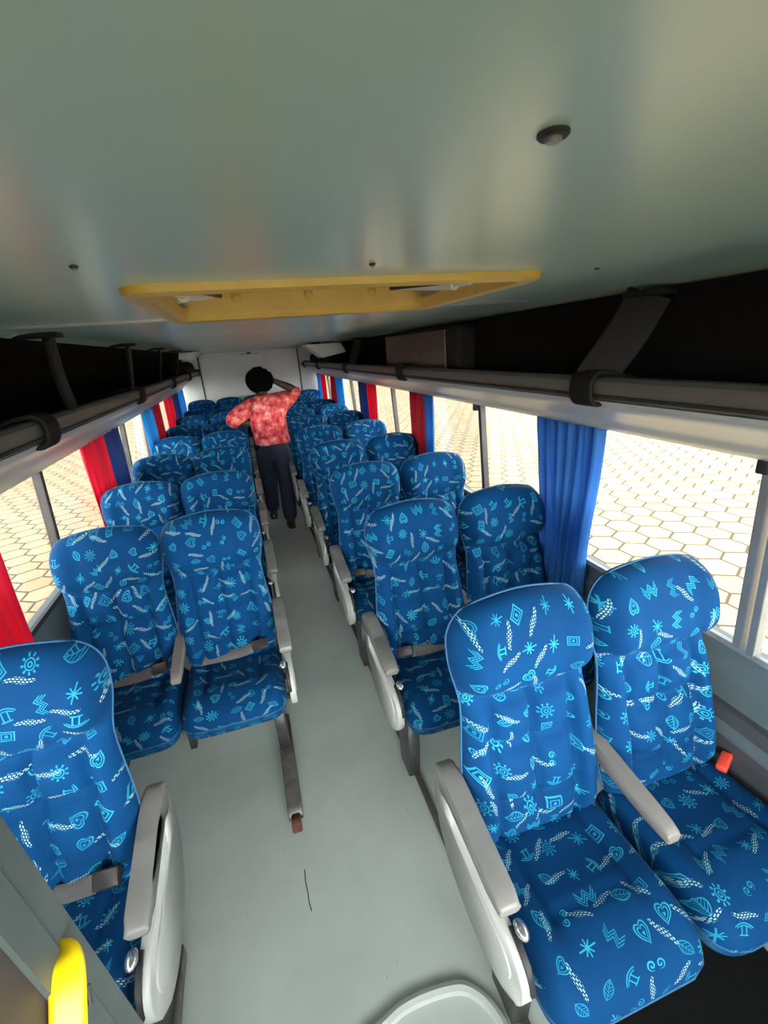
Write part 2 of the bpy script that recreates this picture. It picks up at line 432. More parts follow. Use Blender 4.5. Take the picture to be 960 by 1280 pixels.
for x in (-.16, .01, .17):
    b = B(); bmesh.ops.create_uvsphere(b, u_segments=14, v_segments=8, radius=.011, matrix=Matrix.Translation((x, HY1-.0115, .034)) @ Matrix.Diagonal((1, .6, 1, 1))); obj('rivet', b, 'yellowf', h)
for s, x in ((1, HX0+.035), (-1, HX1-.035)):
    b = B(); tube(b, [(x-s*.005, HY0+.20, .012), (x+s*.035, HY1-.045, .040)], .012, 10); tube(b, [(x-s*.010, HY0+.14, .008), (x-s*.004, HY0+.22, .013)], .006, 8); obj('gas_strut', b, 'white', h)
    b = B(); box(b, x-s*.03-.014, x-s*.03+.014, HY1-.14, HY1-.04, .012, .05, .004); obj('strut_bracket', b, 'alu', h)
    b = B(); tube(b, [(x+s*.03, HY0+.16, .012), (x+s*.055, HY1-.03, .036)], .005, 6); obj('wire', b, 'dark', h)

# rear wall
wb = B(); box(wb, -.775, .775, Y1, Y1+.05, 0, ZC+.02); struct('wall_rear', wb, 'white')
for s, nm in ((-1, 'left'), (1, 'right')):
    wb = B(); prism(wb, [(s*.775, Y1), (s*1.1, Y1-.14), (s*1.1, Y1+.05), (s*.775, Y1+.05)], 'z', 0, ZC+.02); struct('wall_rear_'+nm, wb, 'white')
    wb = B(); box(wb, s*.775-.012, s*.775+.012, Y1-.016, Y1+.004, 0, ZC, .004); struct('trim_%d' % (3 if s < 0 else 4), wb, 'bar')
t = empty('wall_vent', (0, Y1, 1.845), label='small dark plate high on the white rear wall', cat='vent')
b = B(); box(b, -.03, .03, -.012, .0, -.012, .014, .003); obj('plate', b, 'dark', t)
b = B(); box(b, -.15, .15, -.006, .0, -.018, -.006, .002); obj('bar', b, 'alu', t)

# side walls: lower moulding, ledge, sill, glass, bars, structure above
SIL = .865
WT = 1.47
for s, nm in ((1, 'right'), (-1, 'left')):
    prof = [(1.14, -.06), (1.075, -.06), (1.072, .30), (1.055, .34), (1.045, .60), (1.052, .64), (1.07, .655), (1.092, .66), (1.090, .755), (1.075, .765), (1.075, .785), (1.09, .80), (1.088, SIL-.012), (1.080, SIL), (1.14, SIL)]
    wb = B(); prism(wb, [(s*a, c) for a, c in prof], 'y', Y0, Y1); struct('wall_'+nm, wb, 'walld' if 0 else 'wallp')
    wb = B(); prism(wb, [(s*a, c) for a, c in [(1.044, .56), (1.046, .60), (1.0525, .645), (1.072, .663), (1.092, .668), (1.08, .64), (1.06, .61), (1.06, .3), (1.05, .34)]], 'y', Y0, Y1-.2); struct('baseboard_'+nm, wb, 'walld')
    wb = B(); prism(wb, [(s*1.075, SIL), (s*1.098, SIL), (s*1.098, SIL+.014), (s*1.082, SIL+.014)], 'y', Y0, Y1-.14); struct('trim_%d' % (5 if s > 0 else 6), wb, 'alu' if s > 0 else 'rubber')
    wb = B(); prism(wb, [(s*1.066, WT-.03), (s*1.14, WT-.03), (s*1.14, ZC+.02), (s*1.092, ZC+.02), (s*1.092, WT+.1)], 'y', Y0, Y1); struct('wall_upper_'+nm, wb, 'lining')

def wx(z): return 1.093-.035*(z-SIL)/.6        # windows lean inwards
BR = [-1.28, -.55, .745, 1.53, 2.29, 3.10, 3.88, 4.66, 5.48, 6.25, 7.05, 7.84]
BL = [-1.28, -.35, .50, 1.40, 2.20, 2.97, 3.74, 4.55, 5.30, 6.07, 6.85, 7.84]
wn = 0
for s, L in ((1, BR), (-1, BL)):
    for i in range(len(L)-1):
        wn += 1
        y0, y1 = L[i], L[i+1]
        b = B(); w = .030 if not (s > 0 and i == 2) else .022
        prism(b, [(s*(wx(SIL)-.014), SIL), (s*(wx(SIL)+.02), SIL), (s*(wx(WT)+.02), WT), (s*(wx(WT)-.014), WT)], 'y', y0-w/2, y0+w/2, .003)
        f = struct('window_%d' % wn, b, 'alu' if (s > 0 and i == 2) else 'bar')
        g = B(); prism(g, [(s*(wx(SIL)+.004), SIL+.001), (s*(wx(SIL)+.009), SIL+.001), (s*(wx(WT)+.009), WT-.001), (s*(wx(WT)+.004), WT-.001)], 'y', y0+w/2, y1-.016)
        obj('pane', g, 'glass', f, False)
        if s > 0 and i == 2:
            b = B(); prism(b, [(s*(wx(SIL)-.012), SIL), (s*(wx(SIL)+.02), SIL), (s*(wx(WT)+.02), WT), (s*(wx(WT)-.012), WT)], 'y', y0+.026, y0+.052, .003)
            obj('sliding_stile', b, 'alu', f, False)
        if s > 0 and i in (2, 4):
            b = B(); box(b, 1.04, 1.075, y0+.035, y0+.065, 1.405, 1.445, .006); obj('catch', b, 'rubber', f)

# front bulkhead and windscreen, behind the camera
wb = B(); box(wb, -1.14, 1.14, Y0-.06, Y0, -.06, .7); box(wb, -1.14, 1.14, Y0-.06, Y0, 1.82, 1.9); struct('wall_front', wb, 'dash')
wb = B(); prism(wb, [(Y0-.05, .7), (Y0-.044, .7), (Y0-.044, 1.82), (Y0-.05, 1.82)], 'x', -1.13, 1.13); w = struct('window_%d' % (wn+1), wb, 'glass')
b = B(); box(b, -.02, .02, Y0-.055, Y0-.02, .7, 1.82, .004); obj('mullion', b, 'rubber', w)

# floor rails and the rounded step edge
b = B(); box(b, .258, .284, .30, Y1-.6, 0, .016, .004); struct('trim_7', b, 'railm')
b = B(); tube(b, spline([(.215, -.3, .004), (.217, .40, .004), (.212, .60, .004), (.165, .69, .004), (.09, .718, .004), (-.03, .722, .004), (-.12, .70, .004), (-.30, .66, .004)], 8), .017, 8); struct('trim_8', b, 'step', smooth=True)
def crack(name, pts, lab):
    b = B(); sweep(b, pts, [(-.0022, -.001), (.0022, -.001), (.0012, .0012), (-.0012, .0012)]); o = obj(name, b, 'dark', None, False); tag(o, lab, 'crack')
crack('floor_crack', [(-.257, 1.19, 0), (-.259, 1.15, 0), (-.256, 1.11, 0), (-.256, 1.08, 0), (-.252, 1.05, 0)], 'thin dark scratch in the grey aisle floor beside the front seats')

b = B(); box(b, .50, 1.035, -.25, .60, 0, .008, .003); o = obj('floor_sheet', b, 'mat', None, False); tag(o, 'charcoal sheet added on the floor in front of the nearest pair of seats', 'mat')  # dark sheet added to darken the floor ahead of these seats

# ------------------------------------------------------------------ overhead racks
def rack(s, zb, name_l):
    t = empty('luggage_rack', (0, 0, 0), label=name_l, cat='luggage rack', group=None)
    y0, y1 = Y0, 7.6
    # rounded nose at the rear: outline fans in over the last stretch
    def ext(prof, nm, m, sm=True):
        b = B(); st = [(y0, 0), (6.9, 0), (7.3, .03), (7.5, .09), (7.6, .2)]
        rings = [[b.verts.new((s*(x+(1.09-x)*k), y, z+(zb+.05-z)*k*.6)) for x, z in prof] for y, k in st]
        n = len(prof)
        for A, C in zip(rings, rings[1:]):
            for j in range(n): b.faces.new((A[j], A[(j+1) % n], C[(j+1) % n], C[j]))
        b.faces.new(rings[0]); b.faces.new(rings[-1][::-1])
        return obj(nm, b, m, t, sm, 35)
    ext([(.722, 1.603), (.735, 1.585), (.80, 1.560), (.90, 1.515), (.945, 1.492), (.955, 1.478), (1.03, zb+.008), (1.065, zb), (1.092, zb), (1.092, zb+.02), (.96, 1.535), (.80, 1.60)], 'front_moulding', 'rackface')
    ext([(.712, 1.612), (.705, 1.635), (.708, 1.655), (.718, 1.664), (.735, 1.666), (.746, 1.656), (.75, 1.62), (.80, 1.604), (.80, 1.596), (.73, 1.60)], 'lip', 'racklip')
    ext([(.702, 1.6145), (.7035, 1.6215), (.712, 1.6215), (.712, 1.611)], 'lip_groove', 'dark')
    ext([(.745, 1.615), (.80, 1.600), (1.09, 1.585), (1.09, 1.60), (.80, 1.612)], 'shelf', 'lining')
    ext([(1.088, 1.59), (1.091, 1.59), (1.091, 1.80), (1.088, 1.80)], 'back_lining', 'lining')
    if s > 0:
        b = B(); box(b, .872, 1.086, .25, 1.985, 1.601, 1.868, .008); obj('dark_compartment', b, 'lining', t, False)
    return t
rack(1, 1.437, 'long overhead luggage rack above the right-hand windows with a brown box')
rack(-1, 1.395, 'long overhead luggage rack above the left-hand windows')

def clip(s, y, lab):
    t = empty('rack_clip', (s*.70, y, 1.60), label=lab, cat='rack clip', group='clips hooked over the rack lips')
    pr = rrect(.075, .016, .006)
    pts = spline([(s*.048, 0, -.004), (s*.014, 0, -.006), (-s*.002, 0, .010), (-s*.006, 0, .035), (-s*.003, 0, .058), (s*.015, 0, .074), (s*.05, 0, .073), (s*.10, .0, .060)], 5)
    b = B(); sweep(b, pts, rrect(.013, .085, .005), up=(0, 1, 0)); obj('hook', b, 'clip', t)
    b = B(); sweep(b, spline([(s*.08, .0, .066), (s*.14, .01, .055), (s*.22, .02, .045), (s*.30, .03, .035)], 4), rrect(.012, .05, .005), up=(0, 1, 0)); obj('tail', b, 'clip', t)
def strap(s, top, bot, lab, w=.062):
    t = empty('rack_strap', (0, 0, 0), label=lab, cat='rack strap', group='curved straps between ceiling and rack')
    a, c = Vector(top), Vector(bot); m = a.lerp(c, .5)+Vector((-s*.006, -.035 if s < 0 else 0, -.02))
    pts = spline([a, a.lerp(c, .22)+Vector((-s*.003, -.02 if s < 0 else 0, -.018)), m, c], 8)
    b = B(); sweep(b, pts, rrect(.014, w, .006), up=(.75, -.66, 0)) if s > 0 else sweep(b, pts, rrect(w, .014, .006), up=(s, 0, .2)); obj('band', b, 'clip', t)
    b = B(); box(b, top[0]-.07, top[0]+.03, top[1]-.03, top[1]+.03, ZC-.014, ZC-.001, .004) if s < 0 else box(b, top[0]-.05, top[0]+.05, top[1]-.04, top[1]+.04, top[2]-.006, top[2]+.008, .004); obj('anchor', b, 'clip', t)
ordn = ['first', 'second', 'third', 'fourth', 'fifth', 'sixth', 'seventh', 'eighth', 'ninth']
for i, y in enumerate((1.45, 2.78, 4.15, 5.5, 6.8)):
    clip(-1, y, 'dark grey clip hooked over left rack lip, %s from the front' % ordn[i])
for i, y in enumerate((1.06, 2.60, 4.1, 5.6, 6.8)):
    clip(1, y, 'dark grey clip hooked over right rack lip, %s from the front' % ordn[i])
for i, y in enumerate((1.47, 2.42, 3.35, 4.30)):
    strap(-1, (-.645, y, ZC-.006), (-.745, y+.36, 1.64), 'curved dark strap from ceiling to left rack, %s from the front' % ordn[i])
strap(1, (.83, 1.00, ZC-.022), (.735, 1.065, 1.655), 'broad dark strap in the right rack, nearer than the brown box', .105)
for i, y in enumerate((3.9, 5.2)):
    strap(1, (.80, y, ZC-.02), (.74, y+.06, 1.655), 'dark strap in right rack beyond the brown box, %s one' % ordn[i], .07)
t = empty('rack_box', (0, 0, 1.61), label='brown panelled box in the right rack touching the ceiling', cat='box')
b = B(); box(b, .785, 1.07, 2.02, 3.12, .0, .245, .03, 4); bmesh.ops.translate(b, verts=b.verts, vec=(0, 0, 0)); obj('case', b, 'clip', t)
b = B(); box(b, .776, .79, 2.13, 3.08, .03, .228, .006); obj('front_panel', b, 'brown', t)
b = B(); disc(b, (.775, 2.6, .05), .008, .01, 'x', 12, .002); obj('knob', b, 'alu', t)
for s, y, x0, x1 in ((-1, 4.9, -.93, -.55), (1, 5.0, .52, .93)):
    t = empty('monitor_housing', (0, y, ZC-.02), label='pale wedge-shaped housing under the roof above the %s rack' % ('left' if s < 0 else 'right'), cat='housing')
    a, c = (x0, x1)
    b = B(); pts = [(-.52, .008), (-.60, -.075), (-.73, -.05), (-.70, .008)] if s < 0 else [(.49, -.0), (.67, -.14), (.93, -.10), (.88, -.0)]
    prism(b, pts, 'y', -.02, .28, .012, 3); obj('shell', b, 'white', t)
    b = B(); box(b, min(s*.60, s*.68), max(s*.60, s*.68), .12, .2, -.03, .02, .004); obj('mount', b, 'clip', t)
for s in (-1, 1):
    t = empty('ribbed_hose', (s*.82, 5.6, 1.70), label='dark ribbed hose lying in the far end of the %s rack' % ('left' if s < 0 else 'right'), cat='hose')
    b = B(); pts = []; n = 60
    prof = []
    rings = []
    for i in range(n+1):
        r = .085*(1 if i % 2 else .88); y = i*.9/n
        rings.append([(r*math.cos(a*PI/8)+.03*math.sin(y*3), y, r*math.sin(a*PI/8)) for a in range(16)])
    V = loft(b, rings); b.faces.new(V[0]); b.faces.new(V[-1][::-1]); obj('sleeve', b, 'clip', t)

# ------------------------------------------------------------------ curtains
def curtain(s, y0, y1, zt, zb, m, lab, taper=.0, folds=5, x=None):
    nz, ny = 20, folds*10
    b = B(); G = []
    x = x or 1.035
    ph = random.random()*6
    for i in range(nz+1):
        f = i/nz; z = zt+(zb-zt)*f
        pinch = 1-taper*math.sin(min(1, f*1.25)*PI/2)**2
        row = []
        for j in range(ny+1):
            g = j/ny; c = (y0+y1)/2
            y = c+(g-.5)*(y1-y0)*pinch+.006*math.sin(f*5+ph)
            amp = .026*(.75+.25*math.sin(j*1.3+ph))*(.65+.35*f)
            d = amp*math.sin(g*folds*2*PI+ph+.6*math.sin(f*3+j*.2))+.008*math.sin(g*folds*4.7*PI+f*2)
            row.append(b.verts.new((s*(x-.02*0+d-(.02 if f > .5 else .02)*0), y, z)))
        G.append(row)
    for i in range(nz):
        for j in range(ny): b.faces.new((G[i][j], G[i][j+1], G[i+1][j+1], G[i+1][j]))
    o = obj('curtain', b, m, None, True, 0); tag(o, lab, 'curtain', 'curtains gathered at the window bars')
    md = o.modifiers.new('cloth_thickness', 'SOLIDIFY'); md.thickness = .003
    return o
ZTR, ZTL, ZB = 1.462, 1.43, .70
curtain(1, 1.335, 1.745, ZTR, ZB, 'blue', 'wide bright blue curtain beside the second window seat on the right', .30, 6)
curtain(1, 3.06, 3.36, ZTR, ZB, 'crimson', 'dark red curtain on the right, next beyond the wide blue one', .1, 4)
curtain(1, 2.90, 3.05, ZTR, ZB, 'blue', 'narrow blue curtain on the right, next to the dark red one', .1, 2, 1.03)
curtain(1, 4.66, 4.99, ZTR, ZB, 'navy', 'navy curtain paired with a bright red one on the right', .1, 3)
curtain(1, 4.30, 4.65, ZTR, ZB, 'red', 'bright red curtain hanging beside the navy one on the right', .15, 3)
curtain(1, 6.28, 6.66, ZTR, ZB, 'crimson', 'dark red curtain on the right beside the light blue one', .1, 3)
curtain(1, 5.92, 6.27, ZTR, ZB, 'light', 'light blue curtain far back on the right side', .1, 3)
curtain(1, 7.08, 7.45, ZTR, ZB, 'red', 'bright red curtain near the rear wall, right side', .1, 3)
curtain(1, 7.55, 7.83, ZTR, ZB, 'light', 'light blue curtain against the rear corner, right side', .1, 3)
curtain(-1, 1.05, 1.69, ZTL, ZB, 'red', 'large bright red curtain at left edge behind the nearest left seat', .02, 7)
curtain(-1, 2.74, 3.10, ZTL, ZB, 'red', 'bright red curtain paired with a navy one, second on the left', .25, 4)
curtain(-1, 3.12, 3.46, ZTL, ZB, 'navy', 'navy curtain beside the second red one on the left', .1, 3)
curtain(-1, 4.34, 4.80, ZTL, ZB, 'light', 'light blue curtain on the left, midway along the bus', .1, 3)
curtain(-1, 4.82, 5.22, ZTL, ZB, 'crimson', 'dark red curtain on the left, midway along the bus', .1, 3)
curtain(-1, 5.72, 6.22, ZTL, ZB, 'red', 'bright red curtain on the left, toward the rear', .1, 3)
curtain(-1, 6.26, 6.82, ZTL, ZB, 'navy', 'navy curtain on the left, toward the rear', .1, 3)
curtain(-1, 6.88, 7.70, ZTL, ZB, 'light', 'light blue curtain in the rear corner, left side', .1, 4, 1.062)

# ------------------------------------------------------------------ seats
def shell(nu, nv, f, m, name):
    """closed pillow: f(u,v,side) in [-1,1]^2, front and back sheets meeting at the rim; UVs in metres"""
    b = B(); uvl = b.loops.layers.uv.new('UVMap')
    us = [math.sin(PI/2*(2*i/nu-1)*.999999)*.5+(2*i/nu-1)*.5 for i in range(nu+1)]
    vs = [math.sin(PI/2*(2*i/nv-1)*.999999)*.4+(2*i/nv-1)*.6 for i in range(nv+1)]
    F = {}; uv = {}
    for side in (1, -1):
        for i, u in enumerate(us):
            for j, v in enumerate(vs):
                rim = i in (0, nu) or j in (0, nv)
                if side < 0 and rim: F[side, i, j] = F[1, i, j]; continue
                p, q = f(u, v, side); F[side, i, j] = b.verts.new(p)
                uv[F[side, i, j]] = q
        for i in range(nu):
            for j in range(nv):
                vs_ = (F[side, i, j], F[side, i+1, j], F[side, i+1, j+1], F[side, i, j+1])
                fc = b.faces.new(vs_ if side > 0 else vs_[::-1])
                for lp in fc.loops: lp[uvl].uv = uv[lp.vert]
    rimv = [F[1, i, 0].co.copy() for i in range(nu)]+[F[1, nu, j].co.copy() for j in range(nv)]+[F[1, nu-i, nv].co.copy() for i in range(nu)]+[F[1, 0, nv-j].co.copy() for j in range(nv)]
    return mesh_of(b, name, m), rimv

ZT, ZB0 = 1.155, .465
def back_f(u, v, side):
    z = ZB0+(v+1)/2*(ZT-ZB0)
    # half width down the height
    hw = .184+.020*sst(.46, .60, z)-.018*sst(.66, .90, z)+.021*sst(.885, 1.03, z)
    r = .095
    if z > ZT-r: hw += -r+math.sqrt(max(0, r*r-(z-(ZT-r))**2))
    rb = .04
    if z < ZB0+rb: hw += -rb+math.sqrt(max(0, rb*rb-(z-(ZB0+rb))**2))
    x = hw*u
    eu = (1-abs(u)**3.6)**.55; ev = (1-abs(v)**12)**.5
    e = eu*ev
    y = -(1.15-z)*.20
    head = sst(.89, 1.0, z)*(1-.35*sst(1.04, 1.15, z))
    if side > 0:
        d = .040+.012*sst(.45, .6, z)*(1-sst(.6, .8, z))
        ax = abs(x)
        d += .046*sst(.105, .165, ax)*(sst(.46, .56, z)*(1-sst(.84, .93, z)))     # bolsters
        d += head*(.046+.036*sst(.08, .17, ax))                                    # head roll with ears
        inr = 1-sst(.12, .15, ax)
        arc = .935-.030*math.cos(x/.205*PI/2)
        d -= .026*gauss(z-arc, .016)
        for zz in (.775, .615): d -= .022*gauss(z-zz+.010*math.cos(x/.12*PI/2), .012)*inr
        low = 1-sst(.88, .93, z)
        d -= .020*gauss(x, .010)*low*sst(.5, .56, z)
        d -= .022*gauss(ax-.122, .011)*low
        # plump pads between seams
        if inr > 0 and z < .93: d += .020*abs(math.sin(PI*x/.122))*abs(math.sin(PI*(z-.615)/.16))*low*inr*sst(.53, .60, z)
        y -= d*e
    else:
        y += (.060-.025*sst(.8, 1.15, z))*e
    zz = z+.012*math.cos(u*PI/2)*sst(1.0, 1.155, z)-.006
    return (x, y, zz), (x*1.02, z*1.05+(0 if side > 0 else 2.0))
BACK, rim = shell(48, 64, back_f, 'fabric', 'backrest')
b = B(); P_ = [p+Vector((0, 0, 0)) for p in rim]
# drop the lower edge: the welt runs up one side, over the top and down the other
nu, nv = 48, 64
welt = rim[nu+4:nu+nv]+rim[nu+nv:2*nu+nv]+rim[2*nu+nv:2*nu+2*nv-4]
tube(b, welt[::2], .0032, 6); PIPE = mesh_of(b, 'piping', 'piping')

def cush_f(u, v, side):
    y = -.505+(v+1)/2*(.42)           # front -.505 .. back -.085
    hw = .203
    r = .07
    if v < 0:
        k = (y+.505)
        if k < r: hw += -r+math.sqrt(max(0, r*r-(r-k)**2))
    x = hw*u
    eu = (1-abs(u)**7)**.5; ev = (1-abs(v)**9)**.5 if v > 0 else (1-abs(v)**5)**.55
    e = eu*ev
    zm = .438
    if side > 0:
        z = zm+e*(.062+.022*sst(-.2, -.45, y)*0+.020*sst(.12, .18, abs(x))+.018*gauss(y+.38, .10)-.010*gauss(abs(x)-.115, .010)*sst(-.42, -.34, y))
        z -= .006*gauss(y+.34, .008)*e*(1-sst(.11, .13, abs(x)))
    else: z = zm-e*.085
    return (x, y, z), (x*1.02+5.3, -y*1.0+max(0, .49-z)*(1 if v < 0 else -1)+(0 if side > 0 else 1.7))
CUSH, rimc = shell(40, 40, cush_f, 'fabric', 'cushion')
b = B(); tube(b, [p for p in rimc[::2]], .003, 6, True); CPIPE = mesh_of(b, 'cushion_piping', 'piping')

def armrest_mesh(m, flat=False):
    b = B()
    if flat: prism(b, smooth_loop([(-.03, .655), (-.05, .668), (-.20, .648), (-.37, .622), (-.392, .605), (-.375, .585), (-.20, .598), (-.06, .612), (-.03, .625)], 3), 'x', -.018, .018, .006, 2)
    else: prism(b, smooth_loop([(-.035, .640), (-.06, .672), (-.12, .672), (-.24, .650), (-.37, .625), (-.395, .608), (-.375, .585), (-.22, .600), (-.10, .612), (-.05, .605)], 3), 'x', -.026, .026, .012, 3)
    return mesh_of(b, 'armrest', m)
ARM, ARMM = armrest_mesh('arm'), armrest_mesh('arm2', True)
PO = smooth_loop([(-.045, .655), (-.005, .60), (-.005, .48), (-.055, .365), (-.15, .305), (-.29, .295), (-.41, .345), (-.465, .43), (-.455, .495), (-.39, .53), (-.24, .545), (-.13, .575), (-.085, .635)], 4)
def panel_mesh(s):
    b = B(); prism(b, PO, 'x', s*.004, s*.030, .009, 3)
    cx = [(p[0]*.0+(-.235+(p[0]+.235)*.80), .445+(p[1]-.445)*.72) for p in PO]
    return mesh_of(b, 'side_panel', 'cream')
def inset_mesh(s):
    b = B(); cx = [(-.235+(p[0]+.235)*.80, .435+(p[1]-.435)*.66) for p in PO]
    prism(b, cx, 'x', s*.02, s*.0345, .004, 2); return mesh_of(b, 'inset', 'cream')
def slot_mesh(s):
    b = B(); prism(b, [(-.375, .525), (-.385, .545), (-.45, .515), (-.474, .46), (-.462, .455), (-.44, .50)], 'x', s*.0, s*.014, .002); return mesh_of(b, 'lever_slot', 'dark')
def lever_mesh(s):
    b = B(); bmesh.ops.create_uvsphere(b, u_segments=12, v_segments=8, radius=.016, matrix=Matrix.Translation((-s*.006, -.40, .547)) @ Matrix.Diagonal((.9, 1.5, .8, 1))); return mesh_of(b, 'recline_lever', 'chrome')
PAN = {s: panel_mesh(s) for s in (-1, 1)}; INS = {s: inset_mesh(s) for s in (-1, 1)}; SLOT = {s: slot_mesh(s) for s in (-1, 1)}; LEV = {s: lever_mesh(s) for s in (-1, 1)}
b = B()
for yy in (-.30, -.16): tube(b, [(-.215, yy, .33), (.215, yy, .33)], .016, 8)
box(b, -.195, .195, -.36, -.10, .338, .350, .003)
FRAME = mesh_of(b, 'under_frame', 'steel')
def leg_mesh():
    b = B(); prism(b, [(-.36, .335), (-.20, .335), (-.235, .055), (-.325, .055)], 'x', -.024, .024, .006); return mesh_of(b, 'leg', 'steel')
LEG = leg_mesh()
b = B(); prism(b, [(-.36, .335), (-.20, .335), (-.22, .017), (-.33, .017)], 'x', -.026, .026, .006); LEGF = mesh_of(b, 'leg', 'steel')
b = B(); prism(b, [(-.10, .0), (-.10, .055), (-.32, .060), (-.60, .042), (-.64, .028), (-.64, 0)], 'x', -.030, .030, .006); FOOT = mesh_of(b, 'foot_bar', 'footm')
b = B(); prism(b, [(-.64, 0), (-.635, .03), (-.67, .026), (-.695, .012), (-.695, 0)], 'x', -.018, .018, .005); RUST = mesh_of(b, 'foot_tip', 'rust')
b = B(); prism(b, [(-.16, .335), (-.10, .335), (-.10, .04), (-.14, .04)], 'x', -.015, .015, .004); RLEG = mesh_of(b, 'leg', 'steel')
def belt_mesh(s):
    b = B()
    pts = spline([(-s*.17, -.155, .520), (-s*.08, -.165, .524), (s*.02, -.180, .532), (s*.09, -.195, .552)], 5)
    sweep(b, pts, rrect(.045, .003, .001, 1), up=(0, -.75, .6)); return mesh_of(b, 'seat_belt', 'belt')
def buckle_mesh(s):
    b = B(); box(b, -.035, .035, -.022, .022, -.009, .009, .005); bmesh.ops.rotate(b, verts=b.verts, matrix=Matrix.Rotation(.75, 3, 'X') @ Matrix.Rotation(-s*.25, 3, 'Y')); bmesh.ops.translate(b, verts=b.verts, vec=(s*.125, -.205, .568))
    return mesh_of(b, 'buckle', 'buckle')
BELT = {s: belt_mesh(s) for s in (-1, 1)}; BUCK = {s: buckle_mesh(s) for s in (-1, 1)}
b = B(); box(b, -.03, .03, -.014, .014, -.012, .012, .005); bmesh.ops.rotate(b, verts=b.verts, matrix=Matrix.Rotation(-.3, 3, 'Y') @ Matrix.Rotation(.4, 3, 'Z')); bmesh.ops.translate(b, verts=b.verts, vec=(.178, -.205, .535)); REDB = mesh_of(b, 'buckle', 'redb')

def seat(x, y, lab, aisle=0, mid=0, leg=False, belt=0, red=False, slide=0., arm=0., z=0., grp=None, rust=False):
    t = empty('bus_seat', (x, y, z), label=lab, cat='seat', group=grp)
    o = put('backrest', BACK, t); put('piping', PIPE, o)
    o = put('cushion', CUSH, t, (0, slide, 0)); put('piping', CPIPE, o)
    put('under_frame', FRAME, t)
    if aisle:
        s = aisle
        o = put('armrest', ARM, t, (s*.232, .015, .024+arm))
        o = put('side_panel', PAN[s], t, (s*.215, .012, .02+arm)); put('lever_slot', SLOT[s], o); put('recline_lever', LEV[s], o); put('inset', INS[s], o)
        if leg:
            put('leg', LEG if s > 0 else LEGF, t, (s*.155, 0, 0))
            if s > 0: o = put('foot_bar', FOOT, t, (s*.16, 0, 0)); put('foot_tip', RUST, o)
    else:
        put('leg', RLEG, t, (-.15, 0, 0)); put('leg', RLEG, t, (.15, 0, 0))
    if mid: put('armrest', ARMM, t, (mid*.213, .02, .026 if mid < 0 else .0))
    if belt: o = put('seat_belt', BELT[belt], t); put('buckle', BUCK[belt], o)
    if red: q = put('buckle', REDB, t); q['label'] = 'red belt buckle'
    return t
RY = [.915, 1.73, 2.51, 3.30, 4.12, 4.95, 5.73, 6.48]
LY = [1.165, 2.03, 2.79, 3.61, 4.44, 5.26, 6.07, 6.88]
XA, XW = .412, .838
GR = 'blue patterned bus seats in pairs'
for i, y in enumerate(RY):
    seat(XA, y, 'blue patterned seat right of the aisle, aisle place in the %s row from the front' % ordn[i], aisle=-1, leg=True, belt={1: -1, 2: -1}.get(i, 0), grp=GR, slide=-.025 if i == 0 else 0)
    seat(XW, y-.005, 'blue patterned seat under the right windows, window place in the %s row from the front' % ordn[i], mid=-1, red=(i == 0), grp=GR, slide=-.025 if i == 0 else 0)
for i, y in enumerate(LY):
    if i == 0:
        seat(-.84, y, 'single blue patterned seat at left front, beside the yellow grab handle post', aisle=1, leg=True, belt=1, grp=GR, arm=-.035)
    else:
        seat(-XA-.01, y, 'blue patterned seat left of the aisle, aisle place in the %s row from the front' % ordn[i], aisle=1, leg=True, belt=(1 if i in (1,) else 0), grp=GR)
        seat(-XW, y-.005, 'blue patterned seat under the left windows, window place in the %s row from the front' % ordn[i], mid=1, belt=(1 if i == 1 else 0), grp=GR)
for x, l in ((-.832, 'rear bench seat in the left corner against the white wall'), (-.416, 'rear bench seat second from the left corner'), (0, 'rear bench seat in the middle, behind the standing person'), (.416, 'rear bench seat second from the right corner'), (.832, 'rear bench seat in the right corner against the white wall')):
    seat(x, 7.72, l, z=.055, grp='seats along the rear wall')
b = B(); box(b, -1.04, 1.04, 7.05, Y1-.15, 0, .054, .004); struct('trim_9', b, 'floor')

# ------------------------------------------------------------------ door post with the yellow handle
t = empty('door_post', (-.55, .44, 0), label='grey green upright post at lower left carrying a yellow handle', cat='post')
def py(z): return (1.277-z)*.115
b = B()
def leanbox(b, x0, x1, y0, y1, z0, z1):
    V = []
    for z in (z0, z1):
        V.append([b.verts.new((x, y+py(z), z)) for x, y in ((x0, y0), (x1, y0), (x1, y1), (x0, y1))])
    b.faces.new(V[0]); b.faces.new(V[1][::-1])
    for j in range(4): b.faces.new((V[0][j], V[0][(j+1) % 4], V[1][(j+1) % 4], V[1][j]))
leanbox(b, -.05, 0, .045, .085, 0, ZC); obj('outer_face', b, 'post', t, False)
b = B(); leanbox(b, -.05, .004, -.005, .040, 0, ZC); obj('inner_face', b, 'post', t, False)
b = B(); leanbox(b, -.05, -.006, .038, .047, 0, ZC); obj('groove', b, 'dark', t, False)
b = B(); leanbox(b, -.055, -.004, -.075, -.005, 0, ZC); obj('door_seal', b, 'seal', t, False)
hd = empty('grab_handle', (-.560, .478, .925), label='bright yellow grab handle on the grey door post', cat='handle')
b = B()
pts = spline([(-.004, .034, .088), (.016, .022, .104), (.026, .0, .096), (.027, -.04, .05), (.026, -.09, -.01), (.022, -.125, -.06), (.010, -.12, -.115), (-.004, -.10, -.15)], 6)
sweep(b, pts, rrect(.042, .022, .009, 4), up=(.38, -.5, .8)); obj('grip', b, 'yellow', hd)
b = B(); box(b, -.004, .012, -.118, -.085, -.17, -.13, .004); obj('mount', b, 'yellow', hd)
b = B(); sweep(b, [(.047, -.004, .078), (.050, -.018, .062)], rrect(.006, .006, .002, 1)); obj('slot', b, 'dark', hd)

